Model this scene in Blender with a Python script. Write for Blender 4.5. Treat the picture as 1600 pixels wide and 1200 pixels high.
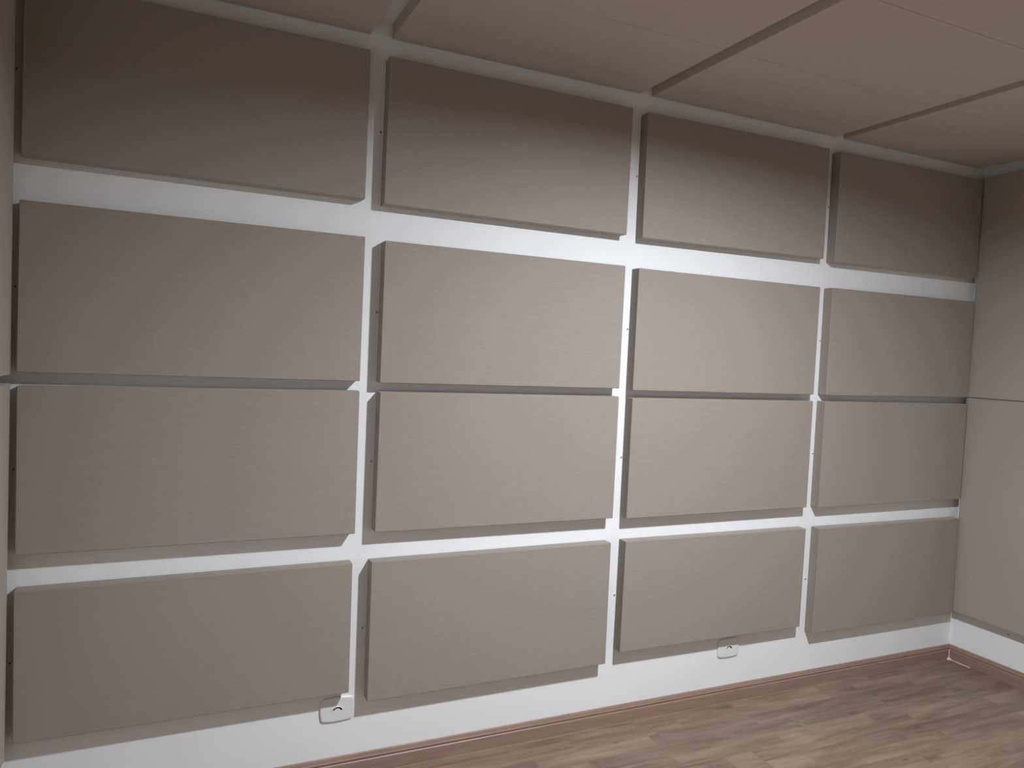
import bpy, bmesh, math, random
from mathutils import Matrix, Vector

for o in list(bpy.data.objects):
    bpy.data.objects.remove(o)
S = bpy.context.scene
COL = S.collection

# ------------------------------------------------------------------ camera
cam_d = bpy.data.cameras.new('camera')
cam = bpy.data.objects.new('camera', cam_d)
COL.objects.link(cam)
RX = Vector((0.90975836, -0.41268087, 0.04510249))
UP = Vector((-0.02277554, 0.05886467, 0.99800613))
FW = Vector((0.41451298, 0.90897165, -0.04415359))
M = Matrix((RX, UP, -FW)).transposed().to_4x4()
M.translation = (0.60958, -3.12986, 1.87651)
cam.matrix_world = M
cam_d.sensor_fit = 'HORIZONTAL'
cam_d.sensor_width = 36.0
cam_d.lens = 1158.502 / 1600 * 36.0
cam_d.clip_start = 0.02
S.camera = cam

# ------------------------------------------------------------------ world, light, exposure
w = bpy.data.worlds.new('world')
S.world = w
w.use_nodes = True
w.node_tree.nodes['Background'].inputs[0].default_value = (0.6, 0.62, 0.66, 1)
w.node_tree.nodes['Background'].inputs[1].default_value = 0.05

LX, LY = 2.64, -1.94
LAMP_R = 0.085
ld = bpy.data.lights.new('downlight_lamp', 'AREA')
ld.shape = 'DISK'
ld.size = LAMP_R * 2
ld.energy = 152
ld.color = (0.895, 0.945, 1.0)
lo = bpy.data.objects.new('downlight_lamp', ld)
COL.objects.link(lo)
lo.location = (LX, LY, 3.154)

S.view_settings.view_transform = 'Standard'
S.view_settings.look = 'None'
S.view_settings.exposure = 0.0
S.view_settings.gamma = 1.0
S.view_settings.use_curve_mapping = False

# ------------------------------------------------------------------ dimensions
XL, XR = 0.025, 5.2615          # side walls
YF = -4.60                      # wall behind the viewer
ZC = 3.225                      # ceiling
T = 0.0625                       # acoustic panel thickness


# ------------------------------------------------------------------ materials
def new_mat(name):
    m = bpy.data.materials.new(name)
    m.use_nodes = True
    nt = m.node_tree
    return m, nt, nt.nodes['Principled BSDF']


def N(nt, kind, **kw):
    n = nt.nodes.new(kind)
    for k, v in kw.items():
        if k in n.inputs:
            n.inputs[k].default_value = v
        else:
            setattr(n, k, v)
    return n


def mat_paint():
    m, nt, b = new_mat('white_wall_paint')
    g = N(nt, 'ShaderNodeNewGeometry')
    n1 = N(nt, 'ShaderNodeTexNoise', Scale=2.2, Detail=3.0)
    nt.links.new(g.outputs['Position'], n1.inputs['Vector'])
    r = N(nt, 'ShaderNodeValToRGB')
    r.color_ramp.elements[0].position = 0.3
    r.color_ramp.elements[0].color = (0.795, 0.802, 0.822, 1)
    r.color_ramp.elements[1].position = 0.7
    r.color_ramp.elements[1].color = (0.825, 0.832, 0.850, 1)
    nt.links.new(n1.outputs['Fac'], r.inputs[0])
    nt.links.new(r.outputs[0], b.inputs['Base Color'])
    n2 = N(nt, 'ShaderNodeTexNoise', Scale=60.0, Detail=4.0)
    nt.links.new(g.outputs['Position'], n2.inputs['Vector'])
    bp = N(nt, 'ShaderNodeBump', Strength=0.06, Distance=0.003)
    nt.links.new(n2.outputs['Fac'], bp.inputs['Height'])
    nt.links.new(bp.outputs[0], b.inputs['Normal'])
    b.inputs['Roughness'].default_value = 0.75
    b.inputs['Specular IOR Level'].default_value = 0.25
    return m


def mat_fabric(name, lo, hi):
    m, nt, b = new_mat(name)
    tc = N(nt, 'ShaderNodeTexCoord')
    oi = N(nt, 'ShaderNodeObjectInfo')
    off = N(nt, 'ShaderNodeVectorMath', operation='SCALE')
    nt.links.new(tc.outputs['Object'], off.inputs[0])
    off.inputs['Scale'].default_value = 1.0
    sh = N(nt, 'ShaderNodeMath', operation='MULTIPLY')
    nt.links.new(oi.outputs['Random'], sh.inputs[0])
    sh.inputs[1].default_value = 37.0
    add = N(nt, 'ShaderNodeVectorMath', operation='ADD')
    nt.links.new(off.outputs[0], add.inputs[0])
    nt.links.new(sh.outputs[0], add.inputs[1])

    def threads(sx, sz, scale):
        mp = N(nt, 'ShaderNodeMapping')
        mp.inputs['Scale'].default_value = (sx, sx, sz)
        nt.links.new(add.outputs[0], mp.inputs['Vector'])
        n = N(nt, 'ShaderNodeTexNoise', Scale=scale, Detail=3.0, Roughness=0.6)
        nt.links.new(mp.outputs[0], n.inputs['Vector'])
        return n.outputs['Fac']
    weft = threads(1.0, 14.0, 22.0)     # long level slubs
    warp = threads(14.0, 1.0, 22.0)
    big = N(nt, 'ShaderNodeTexNoise', Scale=1.6, Detail=2.0)
    nt.links.new(add.outputs[0], big.inputs['Vector'])
    mix = N(nt, 'ShaderNodeMath', operation='MULTIPLY_ADD')
    nt.links.new(warp, mix.inputs[0])
    mix.inputs[1].default_value = 0.5
    nt.links.new(weft, mix.inputs[2])
    mix2 = N(nt, 'ShaderNodeMath', operation='MULTIPLY_ADD')
    nt.links.new(big.outputs['Fac'], mix2.inputs[0])
    mix2.inputs[1].default_value = 0.25
    nt.links.new(mix.outputs[0], mix2.inputs[2])
    r = N(nt, 'ShaderNodeValToRGB')
    r.color_ramp.elements[0].position = 0.50
    r.color_ramp.elements[0].color = (*lo, 1)
    r.color_ramp.elements[1].position = 1.2 / 1.2
    r.color_ramp.elements[1].color = (*hi, 1)
    nt.links.new(mix2.outputs[0], r.inputs[0])
    nt.links.new(r.outputs[0], b.inputs['Base Color'])
    bp = N(nt, 'ShaderNodeBump', Strength=0.12, Distance=0.001)
    nt.links.new(mix.outputs[0], bp.inputs['Height'])
    nt.links.new(bp.outputs[0], b.inputs['Normal'])
    b.inputs['Roughness'].default_value = 0.95
    b.inputs['Specular IOR Level'].default_value = 0.1
    b.inputs['Sheen Weight'].default_value = 0.6
    b.inputs['Sheen Roughness'].default_value = 0.3
    return m


def mat_floor():
    m, nt, b = new_mat('oak_laminate')
    g = N(nt, 'ShaderNodeNewGeometry')
    oi = N(nt, 'ShaderNodeObjectInfo')
    br = N(nt, 'ShaderNodeTexBrick', offset=0.37, offset_frequency=2)
    br.inputs['Scale'].default_value = 1.0
    br.inputs['Mortar Size'].default_value = 0.0
    br.inputs['Brick Width'].default_value = 0.63
    br.inputs['Row Height'].default_value = 0.19 / 2
    br.inputs['Color1'].default_value = (0, 0, 0, 1)
    br.inputs['Color2'].default_value = (1, 1, 1, 1)
    mp0 = N(nt, 'ShaderNodeMapping')
    mp0.inputs['Location'].default_value = (0.13, 0.073, 0)
    nt.links.new(g.outputs['Position'], mp0.inputs['Vector'])
    nt.links.new(mp0.outputs[0], br.inputs['Vector'])
    # grain, shifted per strip and per plank
    comb = N(nt, 'ShaderNodeMath', operation='MULTIPLY_ADD')
    nt.links.new(br.outputs['Color'], comb.inputs[0])
    comb.inputs[1].default_value = 9.0
    nt.links.new(oi.outputs['Random'], comb.inputs[2])
    sc = N(nt, 'ShaderNodeMapping')
    sc.inputs['Scale'].default_value = (0.9, 7.0, 1.0)
    nt.links.new(g.outputs['Position'], sc.inputs['Vector'])
    ad = N(nt, 'ShaderNodeVectorMath', operation='ADD')
    nt.links.new(sc.outputs[0], ad.inputs[0])
    nt.links.new(comb.outputs[0], ad.inputs[1])
    gr = N(nt, 'ShaderNodeTexNoise', Scale=2.6, Detail=6.0, Roughness=0.6, Distortion=0.5)
    nt.links.new(ad.outputs[0], gr.inputs['Vector'])
    r = N(nt, 'ShaderNodeValToRGB')
    r.color_ramp.elements[0].position = 0.28
    r.color_ramp.elements[0].color = (0.150, 0.104, 0.071, 1)
    r.color_ramp.elements[1].position = 0.72
    r.color_ramp.elements[1].color = (0.310, 0.230, 0.165, 1)
    nt.links.new(gr.outputs['Fac'], r.inputs[0])
    # patches of redder / greyer wood and a few dark knots
    pm = N(nt, 'ShaderNodeMapping')
    pm.inputs['Scale'].default_value = (1.0, 2.6, 1.0)
    pn = N(nt, 'ShaderNodeTexNoise', Scale=1.3, Detail=2.0)
    nt.links.new(g.outputs['Position'], pm.inputs['Vector'])
    nt.links.new(pm.outputs[0], pn.inputs['Vector'])
    pr = N(nt, 'ShaderNodeValToRGB')
    pr.color_ramp.elements[0].position = 0.38
    pr.color_ramp.elements[0].color = (1.03, 0.985, 0.96, 1)
    pr.color_ramp.elements[1].position = 0.62
    pr.color_ramp.elements[1].color = (0.95, 0.965, 0.97, 1)
    nt.links.new(pn.outputs['Fac'], pr.inputs[0])
    pn.inputs['Scale'].default_value = 3.0
    kn_m = N(nt, 'ShaderNodeMapping')
    kn_m.inputs['Scale'].default_value = (1.0, 2.4, 1.0)
    nt.links.new(g.outputs['Position'], kn_m.inputs['Vector'])
    kn = N(nt, 'ShaderNodeTexVoronoi', Scale=4.2)
    nt.links.new(kn_m.outputs[0], kn.inputs['Vector'])
    kr = N(nt, 'ShaderNodeValToRGB')
    kr.color_ramp.elements[0].position = 0.02
    kr.color_ramp.elements[0].color = (0.62, 0.58, 0.55, 1)
    kr.color_ramp.elements[1].position = 0.13
    kr.color_ramp.elements[1].color = (1, 1, 1, 1)
    nt.links.new(kn.outputs['Distance'], kr.inputs[0])
    m1 = N(nt, 'ShaderNodeVectorMath', operation='MULTIPLY')
    nt.links.new(r.outputs[0], m1.inputs[0])
    nt.links.new(pr.outputs[0], m1.inputs[1])
    m2 = N(nt, 'ShaderNodeVectorMath', operation='MULTIPLY')
    nt.links.new(m1.outputs[0], m2.inputs[0])
    nt.links.new(kr.outputs[0], m2.inputs[1])
    # tone of each strip
    tone = N(nt, 'ShaderNodeMapRange')
    nt.links.new(br.outputs['Color'], tone.inputs['Value'])
    tone.inputs['To Min'].default_value = 0.82
    tone.inputs['To Max'].default_value = 1.10
    mul = N(nt, 'ShaderNodeVectorMath', operation='SCALE')
    nt.links.new(m2.outputs[0], mul.inputs[0])
    nt.links.new(tone.outputs[0], mul.inputs['Scale'])
    tone2 = N(nt, 'ShaderNodeMapRange')
    nt.links.new(oi.outputs['Random'], tone2.inputs['Value'])
    tone2.inputs['To Min'].default_value = 0.92
    tone2.inputs['To Max'].default_value = 1.08
    mul2 = N(nt, 'ShaderNodeVectorMath', operation='SCALE')
    nt.links.new(mul.outputs[0], mul2.inputs[0])
    nt.links.new(tone2.outputs[0], mul2.inputs['Scale'])
    nt.links.new(mul2.outputs[0], b.inputs['Base Color'])
    b.inputs['Roughness'].default_value = 0.42
    b.inputs['Specular IOR Level'].default_value = 0.35
    bp = N(nt, 'ShaderNodeBump', Strength=0.08, Distance=0.001)
    nt.links.new(gr.outputs['Fac'], bp.inputs['Height'])
    nt.links.new(bp.outputs[0], b.inputs['Normal'])
    return m


def mat_base():
    m, nt, b = new_mat('reddish_brown_skirting')
    g = N(nt, 'ShaderNodeNewGeometry')
    sc = N(nt, 'ShaderNodeMapping')
    sc.inputs['Scale'].default_value = (1.5, 1.5, 22.0)
    nt.links.new(g.outputs['Position'], sc.inputs['Vector'])
    n = N(nt, 'ShaderNodeTexNoise', Scale=3.0, Detail=4.0)
    nt.links.new(sc.outputs[0], n.inputs['Vector'])
    r = N(nt, 'ShaderNodeValToRGB')
    r.color_ramp.elements[0].position = 0.3
    r.color_ramp.elements[0].color = (0.265, 0.165, 0.128, 1)
    r.color_ramp.elements[1].position = 0.7
    r.color_ramp.elements[1].color = (0.325, 0.210, 0.165, 1)
    nt.links.new(n.outputs['Fac'], r.inputs[0])
    nt.links.new(r.outputs[0], b.inputs['Base Color'])
    b.inputs['Roughness'].default_value = 0.4
    return m


def mat_plain(name, col, rough=0.5, metal=0.0, emit=None):
    m, nt, b = new_mat(name)
    g = N(nt, 'ShaderNodeNewGeometry')
    n = N(nt, 'ShaderNodeTexNoise', Scale=25.0, Detail=2.0)
    nt.links.new(g.outputs['Position'], n.inputs['Vector'])
    r = N(nt, 'ShaderNodeValToRGB')
    r.color_ramp.elements[0].color = tuple(c * 0.94 for c in col) + (1,)
    r.color_ramp.elements[1].color = tuple(min(1, c * 1.05) for c in col) + (1,)
    nt.links.new(n.outputs['Fac'], r.inputs[0])
    nt.links.new(r.outputs[0], b.inputs['Base Color'])
    b.inputs['Roughness'].default_value = rough
    b.inputs['Metallic'].default_value = metal
    if emit:
        b.inputs['Emission Color'].default_value = (1, 1, 1, 1)
        b.inputs['Emission Strength'].default_value = emit
    return m


PAINT = mat_paint()
FABRIC = mat_fabric('beige_woven_fabric', (0.272, 0.235, 0.205), (0.314, 0.275, 0.243))
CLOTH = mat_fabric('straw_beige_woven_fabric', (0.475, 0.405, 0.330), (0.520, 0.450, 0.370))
SIDECLOTH = mat_fabric('pale_beige_woven_fabric', (0.340, 0.300, 0.262), (0.384, 0.340, 0.300))
WOOD = mat_floor()
SKIRT = mat_base()
BEIGEPAINT = mat_plain('beige_wall_covering', (0.50, 0.42, 0.335), 0.9)
PLASTIC = mat_plain('white_plastic', (0.74, 0.75, 0.75), 0.3)
DARK = mat_plain('dark_cavity', (0.02, 0.02, 0.022), 0.8)
CAULK = mat_plain('pale_sealant', (0.72, 0.60, 0.54), 0.4)
STEEL = mat_plain('zinc_steel', (0.55, 0.55, 0.56), 0.35, 0.8)
LENS = mat_plain('lamp_diffuser', (0.9, 0.9, 0.9), 0.4, 0.0, 6.0)


# ------------------------------------------------------------------ mesh helpers
def mesh_obj(name, bm, mat, parent=None, smooth=False):
    me = bpy.data.meshes.new(name)
    bmesh.ops.recalc_face_normals(bm, faces=bm.faces)
    bm.to_mesh(me)
    bm.free()
    for m in (mat if isinstance(mat, (list, tuple)) else [mat]):
        me.materials.append(m)
    if smooth:
        for p in me.polygons:
            p.use_smooth = True
    o = bpy.data.objects.new(name, me)
    COL.objects.link(o)
    if parent:
        o.parent = parent
    return o


def box(bm, x0, x1, y0, y1, z0, z1, bev=0.0, seg=2):
    r = bmesh.ops.create_cube(bm, size=1.0)
    vs = r['verts']
    bmesh.ops.scale(bm, vec=(x1 - x0, y1 - y0, z1 - z0), verts=vs)
    bmesh.ops.translate(bm, vec=((x0 + x1) / 2, (y0 + y1) / 2, (z0 + z1) / 2), verts=vs)
    if bev:
        es = list({e for v in vs for e in v.link_edges})
        bmesh.ops.bevel(bm, geom=es, offset=bev, segments=seg, affect='EDGES', profile=0.5)


def struct(name, bm, mat, label=None):
    o = mesh_obj(name, bm, mat)
    o['kind'] = 'structure'
    if label:
        o['label'] = label
    return o


def tag(o, label, cat, group=None):
    o['label'] = label
    o['category'] = cat
    if group:
        o['group'] = group
    return o


# ------------------------------------------------------------------ room shell
bm = bmesh.new(); box(bm, XL - .1, XR + .1, 0, .1, -.1, ZC + .1)
struct('wall_back', bm, PAINT, 'white painted wall behind the grid of beige panels')
bm = bmesh.new(); box(bm, XR, XR + .1, YF, 0, -.1, ZC + .1)
struct('wall_right', bm, PAINT, 'white painted wall at the right, mostly covered by panels')
bm = bmesh.new(); box(bm, XL - .1, XL, YF, 0, -.1, ZC + .1)
struct('wall_left', bm, PAINT, 'white painted wall at the far left edge, covered by panels')
bm = bmesh.new(); box(bm, XL - .1, XR + .1, YF - .1, YF, -.1, ZC + .1)
struct('wall_front', bm, BEIGEPAINT, 'wall facing the panelled wall')
bm = bmesh.new(); box(bm, XL, XR, YF, 0, ZC, ZC + .1)
struct('ceiling', bm, PAINT, 'white painted ceiling above the beige ceiling panels')
bm = bmesh.new(); box(bm, XL, XR, YF, 0, -.1, -.012)
floor = struct('floor', bm, WOOD, 'brown oak-look laminate floor')

# laminate planks, parts of the floor
PW, PL = 0.19, 1.2


def plank_mesh(x0, x1, y0, y1):
    b = bmesh.new()
    box(b, x0, x1, y0, y1, -0.012, 0.0)
    # fine eased edge on the top
    top = [e for e in b.edges if all(v.co.z > -1e-6 for v in e.verts)]
    bmesh.ops.bevel(b, geom=top, offset=0.0004, segments=1, affect='EDGES')
    return b


full = None
rng = random.Random(4)
y = -0.073 + PW
row = 0
GAP = 0.0003
while y > YF:
    ya, yb = max(y - PW, YF), min(y, 0.0)
    if yb - ya > 0.01:
        x = XL - (0.35 + (row * 0.43) % 1.2)
        while x < XR:
            xa, xb = max(x, XL), min(x + PL, XR)
            if xb - xa > 0.02:
                whole = abs(xb - xa - PL) < 1e-6 and abs(yb - ya - PW) < 1e-6
                if whole and full:
                    o = bpy.data.objects.new('plank', full.data)
                    COL.objects.link(o)
                    o.parent = floor
                    o.location = (xa, ya, 0)
                else:
                    o = mesh_obj('plank', plank_mesh(GAP, xb - xa - GAP, GAP, yb - ya - GAP), WOOD, floor)
                    o.location = (xa, ya, 0)
                    if whole:
                        full = o
            x += PL
    y -= PW
    row += 1

# skirting: moulded profile (distance from wall, height)
PROF = [(0, 0), (0.014, 0), (0.014, 0.0600), (0.0132, 0.0618), (0.0108, 0.0640), (0.0085, 0.0645), (0.0085, 0.0672),
        (0.0115, 0.0715), (0.0115, 0.0760), (0.0098, 0.0785), (0.0085, 0.0830),
        (0.0070, 0.0890), (0.0045, 0.0940), (0.0015, 0.0965), (0, 0.0965)]


def skirting(name, p0, p1, n, m0, m1, label):
    """extrude the profile from p0 to p1 (on the wall line), n = inward normal, m0/m1 = mitre at the ends"""
    b = bmesh.new()
    d = (Vector(p1) - Vector(p0)).normalized()
    n = Vector(n)
    rings = []
    for P0, s in ((Vector(p0), m0), (Vector(p1), -m1)):
        rings.append([b.verts.new((*(P0 + n * a + d * (s * a)).to_2d(), z)) for a, z in PROF])
    k = len(PROF)
    for i in range(k):
        b.faces.new((rings[0][i], rings[0][(i + 1) % k], rings[1][(i + 1) % k], rings[1][i]))
    b.faces.new(rings[0])
    b.faces.new(list(reversed(rings[1])))
    return struct(name, b, SKIRT, label)


skb = skirting('baseboard_back', (XL, 0, 0), (XR, 0, 0), (0, -1, 0), 1, 1,
               'reddish brown moulded skirting below the panel grid')
skr = skirting('baseboard_right', (XR, 0, 0), (XR, YF, 0), (-1, 0, 0), 1, 1,
               'reddish brown moulded skirting along the right wall')
skirting('baseboard_left', (XL, YF, 0), (XL, 0, 0), (1, 0, 0), 1, 1,
         'reddish brown moulded skirting along the left wall')
skirting('baseboard_front', (XR, YF, 0), (XL, YF, 0), (0, 1, 0), 1, 1,
         'reddish brown moulded skirting on the facing wall')


def bead(name, x0, y0, x1, y1, nx, ny, w, parent):
    """triangular fillet of sealant on the floor line"""
    b = bmesh.new()
    a = [b.verts.new(v) for v in ((x0, y0, 0.0), (x0 + nx * w, y0 + ny * w, 0.0003), (x0, y0, w))]
    c = [b.verts.new(v) for v in ((x1, y1, 0.0), (x1 + nx * w, y1 + ny * w, 0.0003), (x1, y1, w))]
    for i in range(3):
        b.faces.new((a[i], a[(i + 1) % 3], c[(i + 1) % 3], c[i]))
    b.faces.new(a); b.faces.new(list(reversed(c)))
    o = mesh_obj(name, b, CAULK, parent)
    o['label'] = 'pale sealant bead along the floor line'
    return o


bead('sealant_bead', XL + .014, -.014, XR - .014, -.014, 0, -1, 0.0005, skb)
bead('sealant_bead', XR - .014, -.014, XR - .014, -.16, -1, 0, 0.0035, skr)
# blob of filler in the corner and up the mitre
b = bmesh.new()
cx, cy = XR - .014, -.014
base = [(cx, cy, 0), (cx - .022, cy, 0.0006), (cx - .008, cy - .008, 0.0012), (cx, cy - .022, 0.0006)]
vs = [b.verts.new(v) for v in base]
ap = b.verts.new((cx, cy, 0.018))
bmesh.ops.convex_hull(b, input=vs + [ap])
o = mesh_obj('corner_filler', b, CAULK, skr)
o['label'] = 'pale sealant blob in the corner'
b = bmesh.new()
a = [b.verts.new(v) for v in ((cx + .0005, cy - .0045, 0.0), (cx - .0045, cy + .0005, 0.0), (cx + .0005, cy + .0005, 0.0))]
c = [b.verts.new(v) for v in ((cx + .0005, cy - .0035, .066), (cx - .0035, cy + .0005, .066), (cx + .0005, cy + .0005, .066))]
for i in range(3):
    b.faces.new((a[i], a[(i + 1) % 3], c[(i + 1) % 3], c[i]))
b.faces.new(a); b.faces.new(c)
o = mesh_obj('mitre_filler', b, CAULK, skr)
o['label'] = 'pale sealant line up the corner joint'


# ------------------------------------------------------------------ acoustic panels on the back wall
def panel(name, w, h, t=T, bev=0.0032, mat=None):
    """fabric-wrapped board; local origin at the centre of its back face, front towards -Y; gently pulled-in faces"""
    b = bmesh.new()
    box(b, -w / 2, w / 2, -t, -0.0015, -h / 2, h / 2, bev, 3)
    return mesh_obj(name, b, mat or FABRIC, None, False)


FIT = {
 (1, 1): (0.7099, 2.7778, 1.1974, 0.6028, -0.0023), (1, 2): (1.9849, 2.7655, 1.1944, 0.6039, -0.0015),
 (1, 3): (3.2711, 2.7642, 1.2013, 0.6032, 0.0067), (1, 4): (4.5670, 2.7659, 1.2212, 0.6110, 0.0061),
 (2, 1): (0.7106, 2.0231, 1.2059, 0.5981, -0.0019), (2, 2): (1.9909, 2.0162, 1.1870, 0.5955, -0.0003),
 (2, 3): (3.2630, 2.0100, 1.2014, 0.5992, -0.0009), (2, 4): (4.5678, 2.0137, 1.2229, 0.6036, 0.0043),
 (3, 1): (0.7123, 1.3792, 1.2046, 0.6017, 0.0035), (3, 2): (1.9927, 1.3800, 1.1856, 0.5992, -0.0008),
 (3, 3): (3.2637, 1.3737, 1.1996, 0.5997, 0.0011), (3, 4): (4.5660, 1.3698, 1.2218, 0.6053, -0.0005),
 (4, 1): (0.7112, 0.6734, 1.2010, 0.5554, 0.0062), (4, 2): (1.9878, 0.6522, 1.1921, 0.6076, 0.0038),
 (4, 3): (3.2680, 0.6744, 1.2011, 0.5620, -0.0044), (4, 4): (4.5755, 0.6394, 1.2080, 0.6095, -0.0051)}
ROWN = ['top row under the ceiling', 'second row from the top', 'third row from the top',
        'bottom row above the skirting']
COLN = ['leftmost', 'second from the left', 'third from the left', 'rightmost']
EXTRA = {(1, 1): 'darkest', (4, 1): 'shortened, a wall plate under its right end',
         (4, 3): 'shortened, a wall plate under its middle',
         (1, 4): 'touching the top of the right corner', (4, 4): 'beside the right corner',
         (4, 2): 'full height, hanging lowest'}
for (r, c), (px, pz, pw, ph, a) in FIT.items():
    o = panel('acoustic_panel', pw, ph)
    o.location = (px, 0, pz)
    o.rotation_euler = (0, -a, 0)
    lab = 'beige fabric acoustic wall panel, %s of the %s' % (COLN[c - 1], ROWN[r - 1])
    if (r, c) in EXTRA:
        lab = 'beige wall panel, %s of %s, %s' % (COLN[c - 1], ROWN[r - 1], EXTRA[r, c])
    lab = ' '.join(lab.split()[:16])
    tag(o, lab, 'wall panel', 'landscape acoustic panels on the back wall')

# ------------------------------------------------------------------ side wall panels (portrait)
XFR = XR - T                     # face of the right-hand panels
XFL = XL + T


def side_panel(side, y0, wdt, z0, z1, label, group):
    o = panel('acoustic_panel', wdt, z1 - z0, bev=0.004, mat=SIDECLOTH)
    if side == 'R':
        o.rotation_euler = (0, 0, -math.pi / 2)   # front (-Y) -> -X
        o.location = (XR, y0 - wdt / 2, (z0 + z1) / 2)
    else:
        o.rotation_euler = (0, 0, math.pi / 2)    # front (-Y) -> +X
        o.location = (XL, y0 - wdt / 2, (z0 + z1) / 2)
    return tag(o, label, 'wall panel', group)


GR, GL = 'tall acoustic panels on the right wall', 'tall acoustic panels on the left wall'
for side, zl0, zl1, zu0, zu1, g, nm in (
        ('R', 0.335, 1.712, 1.7155, 3.091, GR, 'right'), ('L', 0.335, 1.686, 1.717, 3.091, GL, 'left')):
    y0 = -0.0465 if side == 'R' else -0.045
    side_panel(side, y0, 0.60, zl0, zl1, 'tall beige fabric acoustic panel, lower one on the %s wall at the corner' % nm, g)
    side_panel(side, y0, 0.60, zu0, zu1, 'tall beige fabric acoustic panel, upper one on the %s wall at the corner' % nm, g)

# ------------------------------------------------------------------ ceiling panels
CX = [(0.110, 1.318), (1.410, 2.652), (2.7224, 3.9626), (4.0345, 5.2120)]
rows = [(-0.004, -0.6165), (-0.6185, -1.2165)]
yy = -1.2190
while yy - 0.6 > YF:
    rows.append((yy, yy - 0.598))
    yy -= 0.6005
RN = ['touching the panelled wall', 'second from the panelled wall', 'third from the panelled wall']
ZP = ZC
for ci, (xa, xb) in enumerate(CX):
    for ri, (ya, yb) in enumerate(rows):
        b = bmesh.new()
        wx, wy = xb - xa, ya - yb
        box(b, -wx / 2, wx / 2, -wy / 2, wy / 2, -T, 0, 0.0028, 3)
        o = mesh_obj('ceiling_panel', b, CLOTH)
        o.location = ((xa + xb) / 2, (ya + yb) / 2, ZP)
        if ri < 3 and not (ri == 2 and ci != 2) and not (ci == 0 and ri > 0):
            tag(o, 'beige fabric ceiling panel, %s column, %s' % (COLN[ci], RN[ri]),
                'ceiling panel', 'acoustic panels under the ceiling')
        else:
            tag(o, 'beige fabric ceiling panel nearer the viewer, beyond the top of the picture', 'ceiling panel',
                'ceiling panels beyond the top of the picture')

# ------------------------------------------------------------------ downlight (gives the light)
t = bpy.data.objects.new('downlight', None)
COL.objects.link(t)
t.location = (LX, LY, ZC - T)
tag(t, 'round white ceiling downlight under the beige ceiling panels', 'ceiling light')


def lathe(name, prof, mat, parent, seg=48):
    b = bmesh.new()
    rings = []
    for r_, z_ in prof:
        rings.append([b.verts.new((r_ * math.cos(2 * math.pi * i / seg), r_ * math.sin(2 * math.pi * i / seg), z_))
                      for i in range(seg)])
    for k in range(len(rings) - 1):
        for i in range(seg):
            b.faces.new((rings[k][i], rings[k][(i + 1) % seg], rings[k + 1][(i + 1) % seg], rings[k + 1][i]))
    return b, rings


b, rg = lathe('rim', [(0.105, 0), (0.105, -0.0235), (0.102, -0.0265), (0.093, -0.0265), (0.090, -0.0235), (0.090, 0)], PLASTIC, t)
mesh_obj('trim_ring', b, PLASTIC, t)
b = bmesh.new()
bmesh.ops.create_cone(b, cap_ends=True, segments=48, radius1=0.0899, radius2=0.0899, depth=0.006)
bmesh.ops.translate(b, vec=(0, 0, -0.0035), verts=b.verts)
mesh_obj('diffuser', b, LENS, t)


# ------------------------------------------------------------------ wall plates
def rrect(w, h, r, n=8, bulge=0.0):
    pts = []
    for cx_, cz_, a0 in ((w / 2 - r, h / 2 - r, 0), (-w / 2 + r, h / 2 - r, 90),
                         (-w / 2 + r, -h / 2 + r, 180), (w / 2 - r, -h / 2 + r, 270)):
        for i in range(n + 1):
            a = math.radians(a0 + 90 * i / n)
            pts.append((cx_ + r * math.cos(a), cz_ + r * math.sin(a)))
    # subdivide the long sides a little and bow them outwards
    out = []
    for i, p in enumerate(pts):
        q = pts[(i + 1) % len(pts)]
        out.append(p)
        L = math.hypot(q[0] - p[0], q[1] - p[1])
        if L > 0.03:
            for k in range(1, 8):
                f = k / 8
                x = p[0] + (q[0] - p[0]) * f
                z = p[1] + (q[1] - p[1]) * f
                s = 4 * f * (1 - f) * bulge
                if abs(q[1] - p[1]) < 1e-6:
                    z += s if z > 0 else -s
                else:
                    x += s if x > 0 else -s
                out.append((x, z))
    return out


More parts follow.
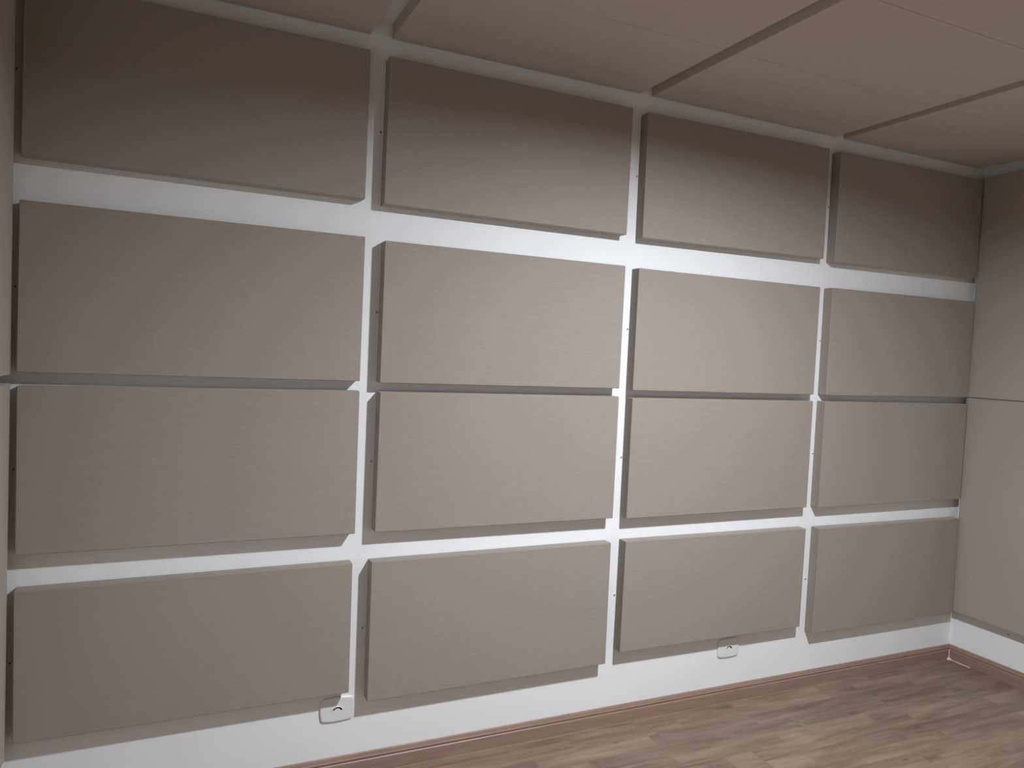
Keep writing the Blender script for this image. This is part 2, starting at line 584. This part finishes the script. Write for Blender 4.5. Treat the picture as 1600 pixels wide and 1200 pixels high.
def plate(px, pz, label, tilt=0.0):
    root = bpy.data.objects.new('cable_outlet', None)
    COL.objects.link(root)
    root.location = (px, 0, pz)
    root.rotation_euler = (0, tilt, 0)
    W, H = 0.140, 0.101
    b = bmesh.new()
    layers = [(W, H, 0.0), (W, H, -0.0045), (W - .002, H - .002, -0.0065), (W - .006, H - .006, -0.0080), (W - .014, H - .014, -0.0086)]
    rings = []
    for w_, h_, y_ in layers:
        rings.append([b.verts.new((x_, y_, z_)) for x_, z_ in rrect(w_, h_, 0.016 - (W - w_) / 2 * .6, bulge=0.004)])
    k = len(rings[0])
    for a_, c_ in zip(rings[:-1], rings[1:]):
        for i in range(k):
            b.faces.new((a_[i], a_[(i + 1) % k], c_[(i + 1) % k], c_[i]))
    b.faces.new(rings[-1])
    mesh_obj('cover_plate', b, PLASTIC, root)
    # arched cable opening in the middle: dark slot, with a small raised hood over it
    def arch(r0, r1, y0, y1, a0, a1, n=12, sx=1.0):
        bb = bmesh.new()
        prev = None
        for i in range(n + 1):
            a = math.radians(a0 + (a1 - a0) * i / n)
            q = [bb.verts.new((sx * rr * math.cos(a), yy_, rr * math.sin(a) - 0.007)) for rr, yy_ in
                 ((r0, y0), (r1, y0), (r1, y1), (r0, y1))]
            if prev:
                for j in range(4):
                    bb.faces.new((prev[j], prev[(j + 1) % 4], q[(j + 1) % 4], q[j]))
            else:
                bb.faces.new(q)
            prev = q
        bb.faces.new(list(reversed(prev)))
        return bb
    o_ = mesh_obj('cable_slot', arch(0.0125, 0.0185, -0.0083, -0.0092, 12, 160, sx=1.15), DARK, root)
    o_['label'] = 'dark arched cable slot'
    mesh_obj('slot_hood', arch(0.0195, 0.0215, -0.0083, -0.0125, 20, 160, sx=1.15), PLASTIC, root)
    tag(root, label, 'wall plate', 'cable outlet plates above the skirting')
    return root


plate(1.279, 0.307, 'white rounded wall plate with cable slot, under the bottom left panel corner, half shaded')
plate(3.410, 0.306, 'white rounded wall plate with cable slot, under the middle of the third bottom panel')


# ------------------------------------------------------------------ wall screws beside the panels
def screw_meshes():
    # plastic plug collar
    b, rings = lathe('plug', [(0.0028, 0.0), (0.0065, 0.0), (0.0068, 0.0015), (0.0060, 0.0028), (0.0034, 0.0032), (0.0028, 0.0008)], PLASTIC, None, 20)
    b.faces.new(rings[-1])
    bmesh.ops.rotate(b, cent=(0, 0, 0), matrix=Matrix.Rotation(math.pi / 2, 3, 'X'), verts=b.verts)
    pm = bpy.data.meshes.new('plug_collar'); bmesh.ops.recalc_face_normals(b, faces=b.faces); b.to_mesh(pm); b.free(); pm.materials.append(PLASTIC)
    b = bmesh.new()
    bmesh.ops.create_cone(b, cap_ends=True, segments=16, radius1=0.0033, radius2=0.0026, depth=0.003)
    bmesh.ops.translate(b, vec=(0, 0, 0.0027), verts=b.verts)
    bmesh.ops.rotate(b, cent=(0, 0, 0), matrix=Matrix.Rotation(math.pi / 2, 3, 'X'), verts=b.verts)
    sm = bpy.data.meshes.new('screw_head'); b.to_mesh(sm); b.free(); sm.materials.append(DARK)
    return pm, sm


PM, SM = screw_meshes()
SCR = [(0.0840, 2.782), (0.0905, 2.025), (0.0932, 1.375), (0.0917, 0.668),
       (1.3774, 2.771), (1.3866, 2.016), (1.3870, 1.377), (1.3760, 0.649),
       (2.6620, 2.764), (2.6525, 2.0125), (2.6550, 1.372), (2.6570, 0.6725),
       (3.9500, 2.770), (3.9480, 2.0147), (3.9475, 1.371), (3.9527, 0.6415)]
for i, (sx, sz) in enumerate(SCR):
    root = bpy.data.objects.new('wall_screw', None)
    COL.objects.link(root)
    root.location = (sx, 0, sz)
    for nm, me in (('plug_collar', PM), ('screw_head', SM)):
        q = bpy.data.objects.new(nm, me)
        COL.objects.link(q)
        q.parent = root
    tag(root, 'tiny wall screw left of the %s panel, %s' % (
        COLN[i // 4], ['top row', 'second row', 'third row', 'bottom row'][i % 4]), 'screw', 'wall screws beside the panels')
root = bpy.data.objects.new('wall_screw', None)
COL.objects.link(root)
root.location = (XR, -0.365, 0.294)
root.rotation_euler = (0, 0, -math.pi / 2)
for nm, me in (('plug_collar', PM), ('screw_head', SM)):
    q = bpy.data.objects.new(nm, me)
    COL.objects.link(q)
    q.parent = root
tag(root, 'tiny dark wall screw on the right wall under the lower tall panel', 'screw', 'wall screws beside the panels')
